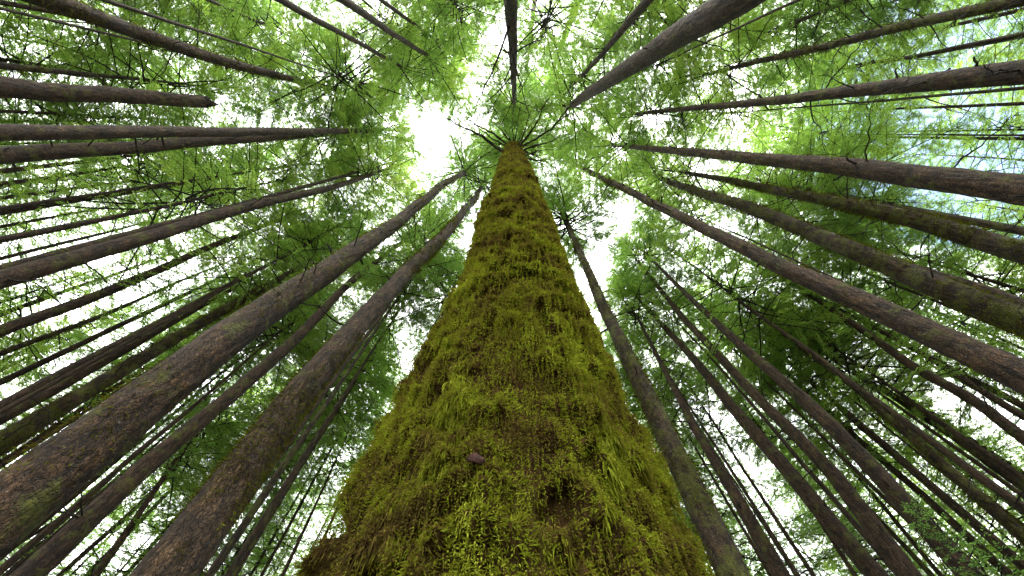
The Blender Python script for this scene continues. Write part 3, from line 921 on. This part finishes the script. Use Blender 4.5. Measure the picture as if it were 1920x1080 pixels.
PLACED = []
rg = np.random.default_rng(99)
for idx, T in enumerate(T_):
    st = T['st']
    rays = [ray(x, y) for x, y, w in st]
    hor = [math.hypot(d[0], d[1]) for d in rays]
    tans = [d[2] / h for d, h in zip(rays, hor)]
    if T['H'] is not None:
        D = (T['H'] - CAM_H) / tans[-1]
    else:
        d0 = rays[0]
        u = np.array([d0[0], d0[1], 0]) / hor[0]
        pos = EYE + u * 10 + np.array([0, 0, tans[0] * 10])
        k = r_for_width(pos, 0, st[0][2], np.array([-u[1], u[0], 0])) / 10
        D = max(13.0, 0.62 * T['r'] / k)
    hs, xy, rr = [], [], []
    for (px, py, w), d, h, tn in zip(st, rays, hor, tans):
        u = np.array([d[0], d[1], 0]) / h
        pos = EYE + u * D + np.array([0, 0, tn * D])
        hs.append(pos[2]); xy.append(pos[:2])
        rr.append((0.90 if T['moss'] > 3000 else 0.95) * r_for_width(pos, 0, w, np.array([-u[1], u[0], 0])))
    hs, xy, rr = np.array(hs), np.array(xy), np.array(rr)
    o = np.argsort(hs)
    hs, xy, rr = hs[o], xy[o], rr[o]
    rr = np.minimum.accumulate(rr)
    # root: carry the lowest stretch on to the ground, nearly plumb
    slope = (xy[min(2, len(xy) - 1)] - xy[0]) / max(1.0, hs[min(2, len(xy) - 1)] - hs[0])
    base = xy[0] - np.clip(slope, -0.06, 0.06) * hs[0]
    if T['H'] is None and not T['snag']:
        T['over'] = 0.45 * hs[-1]
    top = hs[-1] if T['snag'] else hs[-1] + T['over']
    up = (xy[-1] - xy[0]) / max(1.0, hs[-1] - hs[0])
    ph = np.concatenate([[0.0], hs]); pxy = np.vstack([base, xy]); pr = np.concatenate([[rr[0] * 1.06], rr])
    if not T['snag']:
        ph = np.append(ph, top); pxy = np.vstack([pxy, xy[-1] + np.clip(up, -0.05, 0.05) * T['over']]); pr = np.append(pr, 0.012)
    # smooth the stations into a natural line
    dense = np.linspace(0, ph[-1], 60)
    px_ = np.interp(dense, ph, pxy[:, 0]); py_ = np.interp(dense, ph, pxy[:, 1]); pr_ = np.interp(dense, ph, pr)
    ker = np.array([1, 2, 3, 2, 1]) / 9.0

    def sm(a):
        b = np.concatenate([[a[0]] * 2, a, [a[-1]] * 2])
        return np.convolve(b, ker, 'valid')
    px_, py_, pr_ = sm(px_), sm(py_), sm(pr_)
    root3 = np.array([px_[0], py_[0], 0.0])
    pth = np.stack([px_ - root3[0], py_ - root3[1]], axis=-1)
    big = st[0][2] > 40
    mid = st[0][2] > 17
    t = thing(T['name'], T['label'], 'tree', root3, 'trunks of the stand around the mossy giant')
    ns, nr = (110, 420) if big else ((48, 200) if mid else (20, 90))
    obj('trunk', trunk_mesh(dense, pth, pr_, idx * 7 + 3, BARKS[T['bark']], ns, nr, 0.06 if not T['snag'] else 0.08, 0.014 if big else (0.010 if mid else 0), T['snag']), t)

    def at(h):
        return np.array([np.interp(h, dense, pth[:, 0]), np.interp(h, dense, pth[:, 1]), h]), float(np.interp(h, dense, pr_))
    hc = top * T['cb'] if T['H'] is not None else hs[-1] * 0.9
    if not T['snag']:
        p, _ = at(hc)
        q, _ = at(top)
        ln = top - hc
        ax = (q - p) / ln
        c = (CROWNS if T['dense'] else TOPS)[idx % len(TOPS)]
        s = T['cr'] * rg.uniform(0.85, 1.1) * (0.75 + 0.25 * min(1.3, rr[0] / 0.3))
        obj('crown', c, t, p, (math.atan2(-ax[1], 1), math.atan2(ax[0], 1), rg.uniform(0, 6.28)), (s, s, ln / CROWN_H))
    for k in range(int(T['br'] * 2.2)):
        hb = hc * rg.uniform(0.22, 1.05) if not T['snag'] else top * rg.uniform(0.3, 0.95)
        p, rb = at(hb)
        az = rg.uniform(0, 6.28)
        sc = rg.uniform(0.4, 1.25) * (0.7 + 0.5 * hb / top)
        p = p + np.array([math.cos(az), math.sin(az), 0]) * (rb * 0.9)
        obj('branch', BRANCHES[int(rg.integers(len(BRANCHES)))], t, p, (rg.uniform(-0.3, 0.3), R(rg.uniform(-22, 22)), az), (sc, sc, sc))
    view_az = math.atan2(root3[1], root3[0])
    for k in range(T['stub'] + (9 if mid and not T['snag'] else 0)):
        hb = top * rg.uniform(0.2, 0.75)
        p, rb = at(hb)
        az = view_az + math.pi / 2 * (-1 if root3[0] < 0 else -1) * rg.uniform(0.75, 1.2) if k < T['stub'] * 0.8 else rg.uniform(0, 6.28)
        sc = rg.uniform(0.5, 1.25)
        p = p + np.array([math.cos(az), math.sin(az), 0]) * (rb * 0.92)
        obj('branch_stub', STUBS[k % len(STUBS)], t, p, (0, 0, az), (sc, sc, sc))
    if T['moss']:
        n = T['moss'] * 4
        hh = 1.5 * np.exp(rg.random(n) * math.log(max(2.5, hc * 0.9) / 1.5))
        th = rg.uniform(0, 2 * np.pi, n)
        r_ = np.interp(hh, dense, pr_)
        cx = np.interp(hh, dense, pth[:, 0]); cy = np.interp(hh, dense, pth[:, 1])
        nrm = np.stack([np.cos(th), np.sin(th), np.zeros(n)], axis=-1)
        pr3 = np.stack([cx, cy, hh], axis=-1) + nrm * (r_ * 1.0)[:, None]
        cov = fbm(pr3 * np.array([2.2, 2.2, 0.9]) + idx * 3.1, 3, 3)
        keep = cov > (0.02 if T['bark'] != 'mossy' else -0.15)
        dist = np.sqrt(D * D + hh ** 2)
        lod = (np.maximum(dist, 3.0) / 3.0)[keep] ** 0.6
        k = int(keep.sum())
        V_, Q_ = strands(pr3[keep], nrm[keep], rg.uniform(0.018, 0.055, k) * lod, rg.uniform(0.0035, 0.0065, k) * lod, rg, 0.9, 0.8, 0.4, 2)
        obj('moss', mesh_from('moss', V_, Q_, None, (MOSS_THIN,)), t)
    PLACED.append((root3[0], root3[1], D))
    print('TREE %2d D=%.1f r0=%.2f rtop=%.2f h0=%.1f htop=%.1f  %s' % (idx, D, rr[0], rr[-1], hs[0], top, T['label'][:50]))

# ------------------------------------------------------------------ the farther stand
FAR_TRUNKS = []
for i in range(5):
    hp = np.linspace(0, 30, 30)
    g = np.random.default_rng(500 + i)
    wob = np.cumsum(g.normal(0, 0.03, (30, 2)), axis=0)
    FAR_TRUNKS.append(trunk_mesh(hp, wob, 0.22 * (1 - hp / 30.5) ** 0.8 + 0.01, 600 + i, BARKS[('brown', 'grey', 'red', 'mossy', 'brown')[i]], 16, 60, 0.05))

SECT = [('beyond the stout reddish level trunk', 'distant conifers east'), ('beyond the three sturdy parallel trunks', 'distant conifers southeast'),
        ('behind the mossy giant', 'distant conifers south'), ('beyond the thickest dark trunk', 'distant conifers southwest'),
        ('beyond the two close level trunks', 'distant conifers west'), ('beyond the slim tufted trunk', 'distant conifers northwest'),
        ('above the giant near the top edge', 'distant conifers north'), ('beyond the thick pale grey trunk', 'distant conifers northeast')]


def in_shot(x, y, H):
    for f in (0.55, 0.7, 0.85, 1.0):
        for off in (-3.0, 0.0, 3.0):
            p = np.array([x + off, y, H * f])
            if (p - EYE) @ AX_F > 0.5:
                q = project(p)
                if -40 < q[0] < 1960 and -40 < q[1] < 1120:
                    return True
    return False


def far_tree(x, y, H, cb, s, k, young=False):
    ang = math.degrees(math.atan2(y, x)) % 360
    sec = int(((ang + 22.5) % 360) // 45)
    # the picture's sense: +y lies at the bottom of the picture
    txt, grp = SECT[sec]
    if young is None:
        t = thing('slim_conifer', 'slim straight stem with a high small crown ' + txt, 'tree', (x, y, 0), 'slim stems ' + grp[17:], rg.uniform(0, 6.28))
    elif young:
        t = thing('young_conifer', 'shorter young conifer leafy almost to the ground ' + txt, 'tree', (x, y, 0), 'young ' + grp[8:], rg.uniform(0, 6.28))
    else:
        t = thing('far_conifer', 'slim distant conifer with feathery foliage ' + txt, 'tree', (x, y, 0), grp, rg.uniform(0, 6.28))
    obj('trunk', FAR_TRUNKS[k % 5], t, (0, 0, 0), None, (s, s, H / 30.0))
    if cb < 0.45:
        me, hh = (YOUNGS if young else LONGS)[k % 4], LONG_H
    else:
        me, hh = (TOPS if cb > 0.7 or math.hypot(x, y) < 16 else CROWNS)[k % 6], CROWN_H
    c = rg.uniform(0.85, 1.25)
    obj('crown', me, t, (0, 0, H * cb), (0, 0, rg.uniform(0, 6.28)), (c, c, H * (1 - cb) / hh))
    for q in range(5):
        hb = H * rg.uniform(0.15, cb + 0.2)
        az = rg.uniform(0, 6.28)
        sc = rg.uniform(0.5, 1.1)
        obj('branch', BRANCHES[int(rg.integers(len(BRANCHES)))], t, (0.15 * s * math.cos(az), 0.15 * s * math.sin(az), hb), (0, R(rg.uniform(-20, 25)), az), (sc, sc, sc))


AZS = [math.atan2(p[1], p[0]) for p in PLACED]
pts = [(p[0], p[1]) for p in PLACED] + [(0, GD)]
n_far = 0
for ring_lo, ring_hi, count, gap in ((9.5, 16, 15, 2.6), (16, 22, 24, 2.8), (22, 34, 58, 2.8), (34, 54, 74, 2.9)):
    made, tries = 0, 0
    while made < count and tries < 4000:
        tries += 1
        a = rg.uniform(0, 2 * math.pi)
        d = math.sqrt(rg.uniform(ring_lo ** 2, ring_hi ** 2))
        x, y = d * math.cos(a), d * math.sin(a)
        # out of shot behind the eye at low elevation
        if y < 0 and d > 38 and abs(x) < 20:
            continue
        if any((x - p) ** 2 + (y - q) ** 2 < gap * gap for p, q in pts):
            continue
        if d < 21 and any(abs((a - q + math.pi) % (2 * math.pi) - math.pi) < R(3.2) for q in AZS):
            continue
        H = rg.uniform(30, 41)
        if not in_shot(x, y, H):
            continue
        pts.append((x, y))
        far_tree(x, y, H, rg.uniform(0.66, 0.76) if d < 16 else rg.uniform(0.44, 0.66) if d < 34 else rg.uniform(0.25, 0.5), rg.uniform(0.45, 0.7) if d < 16 else rg.uniform(0.5, 1.1), n_far)
        made += 1
        n_far += 1
for gpx, gpy, gd, gh in ((720, 600, 24, 38), (790, 470, 17, 38), (1090, 520, 19, 36), (1140, 600, 26, 38),
                         (640, 420, 14, 34), (560, 330, 15, 32), (1260, 470, 15, 36), (1330, 640, 24, 36)):
    gr = ray(gpx, gpy)
    gl = math.hypot(gr[0], gr[1])
    x, y = gr[0] / gl * gd, gr[1] / gl * gd
    pts.append((x, y))
    far_tree(x, y, gh, 0.5, 0.6, n_far)
    n_far += 1
for gpx, gpy in ((870, 45), (705, 165), (1015, 70), (1190, 140), (1330, 215), (610, 300), (560, 150), (1420, 90), (1500, 250),
                 (1180, 60), (760, 70), (480, 60), (1250, 380), (680, 400), (1400, 330), (330, 330)):
    gr = ray(gpx, gpy)
    gl = math.hypot(gr[0], gr[1])
    gd = (0.86 * 38.0) / (gr[2] / gl)
    x, y = gr[0] / gl * gd, gr[1] / gl * gd
    pts.append((x, y))
    far_tree(x, y, 38.0 * rg.uniform(0.95, 1.05), 0.72, 0.32, n_far)
    n_far += 1
for gpx, gpy, gd in ((1450, 860, 30), (1560, 960, 32), (1800, 900, 36), (1880, 1000, 34), (1700, 1000, 40), (1500, 1020, 36), (1620, 760, 28), (100, 1000, 36),
                     (250, 1040, 34), (480, 980, 30), (600, 860, 28), (30, 560, 30), (60, 430, 30), (20, 350, 28), (120, 640, 34), (380, 1000, 38), (30, 230, 26),
                     (1880, 420, 27), (1850, 560, 32), (1750, 640, 30), (40, 760, 36), (1900, 240, 25), (60, 80, 26), (1860, 80, 25), (540, 960, 36), (1400, 980, 40), (690, 570, 22), (600, 690, 26)):
    gr = ray(gpx, gpy)
    gl = math.hypot(gr[0], gr[1])
    x, y = gr[0] / gl * gd, gr[1] / gl * gd
    H = min(37, (CAM_H + gd * gr[2] / gl) * 1.4)
    pts.append((x, y))
    far_tree(x, y, H, 0.3, 0.6, n_far, True)
    n_far += 1
for gpx, gpy, gd in ((775, 520, 10.5), (812, 430, 8.5), (735, 600, 12.5), (850, 400, 9.5)):
    gr = ray(gpx, gpy)
    gl = math.hypot(gr[0], gr[1])
    x, y = gr[0] / gl * gd, gr[1] / gl * gd
    pts.append((x, y))
    far_tree(x, y, 37, 0.56, 0.45, n_far)
    n_far += 1
# slim bare-stemmed trees in front of the leafy backdrop
sg = np.random.default_rng(321)
for k in range(30):
    gpx = sg.uniform(-100, 540) if k % 2 else sg.uniform(1400, 2000)
    gr = ray(gpx, sg.uniform(900, 1080))
    gl = math.hypot(gr[0], gr[1])
    gd = sg.uniform(15, 25)
    x, y = gr[0] / gl * gd, gr[1] / gl * gd
    if any((x - p) ** 2 + (y - q) ** 2 < 0.9 for p, q in pts):
        continue
    pts.append((x, y))
    far_tree(x, y, sg.uniform(27, 35), 0.71, sg.uniform(0.34, 0.6), n_far, None)
    n_far += 1
made, tries = 0, 0
while made < 62 and tries < 4000:
    tries += 1
    a = rg.uniform(0, 2 * math.pi)
    d = math.sqrt(rg.uniform(22 ** 2, 54 ** 2))
    x, y = d * math.cos(a), d * math.sin(a)
    if any((x - p) ** 2 + (y - q) ** 2 < 2.4 ** 2 for p, q in pts) or (y < 0 and d < 20 and abs(x) < 12):
        continue
    if not in_shot(x, y, 0.75 * d):
        continue
    pts.append((x, y))
    far_tree(x, y, min(36, rg.uniform(0.60, 0.9) * d + rg.uniform(0, 5)), rg.uniform(0.12, 0.25), rg.uniform(0.4, 0.7), n_far, True)
    made += 1
    n_far += 1
# stand continued behind the eye, added to hold back the front light
bgn = np.random.default_rng(17)
for k in range(34):
    a, d = bgn.uniform(math.pi * 1.05, math.pi * 1.95), bgn.uniform(13, 30)
    x, y = d * math.cos(a), d * math.sin(a)
    if any((x - p) ** 2 + (y - q) ** 2 < 6 for p, q in pts):
        continue
    pts.append((x, y))
    far_tree(x, y, min(bgn.uniform(22, 34), 4 + d * 1.0), 0.3, 0.8, n_far)
    n_far += 1
print('FAR', n_far)

# ------------------------------------------------------------------ dead leaf in the moss
d = ray(893, 862)
lo, hi = 0.5, 6.0
best = None
for s in np.linspace(0.8, 3.0, 400):
    p = EYE + d * s - GROOT
    p = p + np.array([-0.0052, 0.030, 0.0]) * p[2]      # undo the giant's lean
    th = math.atan2(p[1], p[0])
    dd, _, _ = giant_disp(np.array([th]), np.array([p[2]]))
    if math.hypot(p[0], p[1]) < giant_r(p[2]) + dd[0] + 0.044:
        best = EYE + d * s
        break
m, N, L = new_mat('dead_leaf')
out = N.new('ShaderNodeOutputMaterial')
p_ = N.new('ShaderNodeBsdfPrincipled')
p_.inputs['Roughness'].default_value = 0.8
p_.inputs['Specular IOR Level'].default_value = 0.08
tc = N.new('ShaderNodeTexCoord')
nn = noise_node(N, L, tc.outputs['Object'], 110, 5, 0.7)
rp = ramp(N, [(0.32, (0.010, 0.005, 0.004)), (0.68, (0.055, 0.026, 0.020))])
L.new(nn.outputs['Fac'], rp.inputs[0])
L.new(rp.outputs[0], p_.inputs['Base Color'])
L.new(p_.outputs[0], out.inputs[0])
nu, nv_ = 15, 9
LV = []
for i in range(nu):
    u = i / (nu - 1)
    wdt = 0.021 * math.sin(math.pi * min(1, 0.06 + 0.94 * u)) ** 0.7
    for j in range(nv_):
        v = j / (nv_ - 1) * 2 - 1
        x = (u - 0.5) * 0.062
        LV.append((x, v * wdt, 0.012 * (1 - v * v) + 0.008 * math.sin(u * 5) + 0.004 * v * math.sin(u * 9)))
LQ = [(i * nv_ + j, i * nv_ + j + 1, (i + 1) * nv_ + j + 1, (i + 1) * nv_ + j) for i in range(nu - 1) for j in range(nv_ - 1)]
lm = mesh_from('dead_leaf', LV, LQ, None, (m,))
leaf = obj('dead_leaf', lm, None, tuple(best), (R(82), R(12), R(-8)), (0.95, 1.1, 0.8))
so = leaf.modifiers.new('thick', 'SOLIDIFY')
so.thickness = 0.002
tag(leaf, 'small curled pinkish brown dead leaf caught in the moss of the giant trunk', 'leaf')

# ------------------------------------------------------------------ low sapling at the lower corner
sap_d = ray(1800, 1030)
hd = math.hypot(sap_d[0], sap_d[1])
D = 5.0
sx, sy = sap_d[0] / hd * D, sap_d[1] / hd * D
sap_h = CAM_H + D * sap_d[2] / hd + 0.25
sap = thing('hemlock_sapling', 'young leafy sapling poking its dark green tip into the lower corner', 'tree', (sx, sy, 0))
hp = np.linspace(0, sap_h, 20)
obj('trunk', trunk_mesh(hp, np.zeros((20, 2)), 0.025 * (1 - hp / (sap_h + 0.1)) + 0.004, 901, BARKS['mossy'], 10, 30, 0.05), sap)
obj('crown', make_crown('crown', 888, sap_h * 0.8 / 0.4, 0.9 / 0.4, 80, LEAF2, keep=0.95, bare=0.1), sap, (0, 0, sap_h * 0.25), None, (0.4, 0.4, 0.4))

# ------------------------------------------------------------------ ground
gx = np.linspace(-1, 1, 121)
gx = np.sign(gx) * (np.abs(gx) ** 2.2) * 900
X, Y = np.meshgrid(gx, gx)
PP = np.stack([X.ravel(), Y.ravel(), np.zeros(X.size)], axis=-1)
Z = 0.18 * fbm(PP * 0.15, 3, 71) - 0.12 + 0.04 * fbm(PP * 0.9, 2, 72)
GV = np.stack([X.ravel(), Y.ravel(), Z], axis=-1)
i = np.arange(120)[:, None] * 121
j = np.arange(120)[None, :]
GQ = np.stack([i + j, i + j + 1, i + 121 + j + 1, i + 121 + j], axis=-1).reshape(-1, 4)
m, N, L = new_mat('forest_floor')
out = N.new('ShaderNodeOutputMaterial')
p_ = N.new('ShaderNodeBsdfPrincipled')
p_.inputs['Roughness'].default_value = 0.95
tc = N.new('ShaderNodeTexCoord')
n1 = noise_node(N, L, tc.outputs['Object'], 0.8, 6, 0.65)
n2 = noise_node(N, L, tc.outputs['Object'], 14, 5, 0.7)
r1 = ramp(N, [(0.35, (0.09, 0.055, 0.03)), (0.5, (0.075, 0.07, 0.02)), (0.65, (0.06, 0.10, 0.015))])
L.new(n1.outputs['Fac'], r1.inputs[0])
r2 = ramp(N, [(0.3, (0.5, 0.5, 0.5)), (0.7, (1.3, 1.3, 1.3))])
L.new(n2.outputs['Fac'], r2.inputs[0])
L.new(mixc(N, L, 1.0, r1.outputs[0], r2.outputs[0], 'MULTIPLY'), p_.inputs['Base Color'])
b = N.new('ShaderNodeBump')
b.inputs['Distance'].default_value = 0.05
L.new(n2.outputs['Fac'], b.inputs['Height'])
L.new(b.outputs[0], p_.inputs['Normal'])
L.new(p_.outputs[0], out.inputs[0])
ground = obj('ground', mesh_from('ground', GV, GQ, None, (m,)))
ground['kind'] = 'structure'

# ------------------------------------------------------------------ sky and sun
SUN_AZ = R(-78)      # high behind the eye, a little to +x
SUN_EL = R(54)
w = bpy.data.worlds.new('World')
SC.world = w
w.use_nodes = True
N, L = w.node_tree.nodes, w.node_tree.links
N.clear()
out = N.new('ShaderNodeOutputWorld')
bg = N.new('ShaderNodeBackground')
bg.inputs['Strength'].default_value = 0.06
sky = N.new('ShaderNodeTexSky')
sky.sky_type = 'NISHITA'
sky.sun_disc = False
sky.sun_elevation = SUN_EL
sky.sun_rotation = R(90) - SUN_AZ
sky.air_density = 1.0
sky.dust_density = 2.0
tc = N.new('ShaderNodeTexCoord')
cn = noise_node(N, L, mapping(N, L, tc.outputs['Generated'], (1, 1, 1)), 2.4, 6, 0.6)
hole = ray(1850, 190)
dot = N.new('ShaderNodeVectorMath')
dot.operation = 'DOT_PRODUCT'
dot.inputs[1].default_value = tuple(hole)
L.new(tc.outputs['Generated'], dot.inputs[0])
mr = N.new('ShaderNodeMapRange')
mr.inputs['From Min'].default_value = 0.96
mr.inputs['From Max'].default_value = 1.0
mr.inputs['To Min'].default_value = 0.0
mr.inputs['To Max'].default_value = 1.0
L.new(dot.outputs['Value'], mr.inputs['Value'])
sub = N.new('ShaderNodeMath')
sub.operation = 'SUBTRACT'
L.new(cn.outputs['Fac'], sub.inputs[0])
L.new(mr.outputs[0], sub.inputs[1])
cov = ramp(N, [(0.10, (0, 0, 0)), (0.34, (1, 1, 1))])
L.new(sub.outputs[0], cov.inputs[0])
cc = ramp(N, [(0.3, (12.6, 13.0, 13.8)), (0.65, (17.2, 17.2, 17.4))])
L.new(cn.outputs['Fac'], cc.inputs[0])
col = mixc(N, L, cov.outputs[0], sky.outputs[0], cc.outputs[0])
L.new(col, bg.inputs['Color'])
L.new(bg.outputs[0], out.inputs[0])

sd = bpy.data.lights.new('sun', 'SUN')
sd.energy = 0.5
sd.angle = R(20)
sd.color = (1.0, 0.93, 0.82)
sun = obj('sun', sd)
dv = (math.cos(SUN_EL) * math.cos(SUN_AZ), math.cos(SUN_EL) * math.sin(SUN_AZ), math.sin(SUN_EL))
sun.location = (dv[0] * 60, dv[1] * 60, dv[2] * 60)
from mathutils import Vector
sun.rotation_euler = Vector(dv).to_track_quat('Z', 'Y').to_euler()

# ------------------------------------------------------------------ render settings
SC.view_settings.view_transform = 'Standard'
SC.view_settings.look = 'None'
SC.view_settings.exposure = 3.45
SC.view_settings.gamma = 1.0
SC.render.engine = 'CYCLES'
cy = SC.cycles
cy.max_bounces = 8
cy.diffuse_bounces = 7
cy.transmission_bounces = 7
cy.glossy_bounces = 2
cy.use_denoising = True
cy.denoiser = 'OPENIMAGEDENOISE'
cy.denoising_prefilter = 'NONE'
cy.sample_clamp_indirect = 1.0
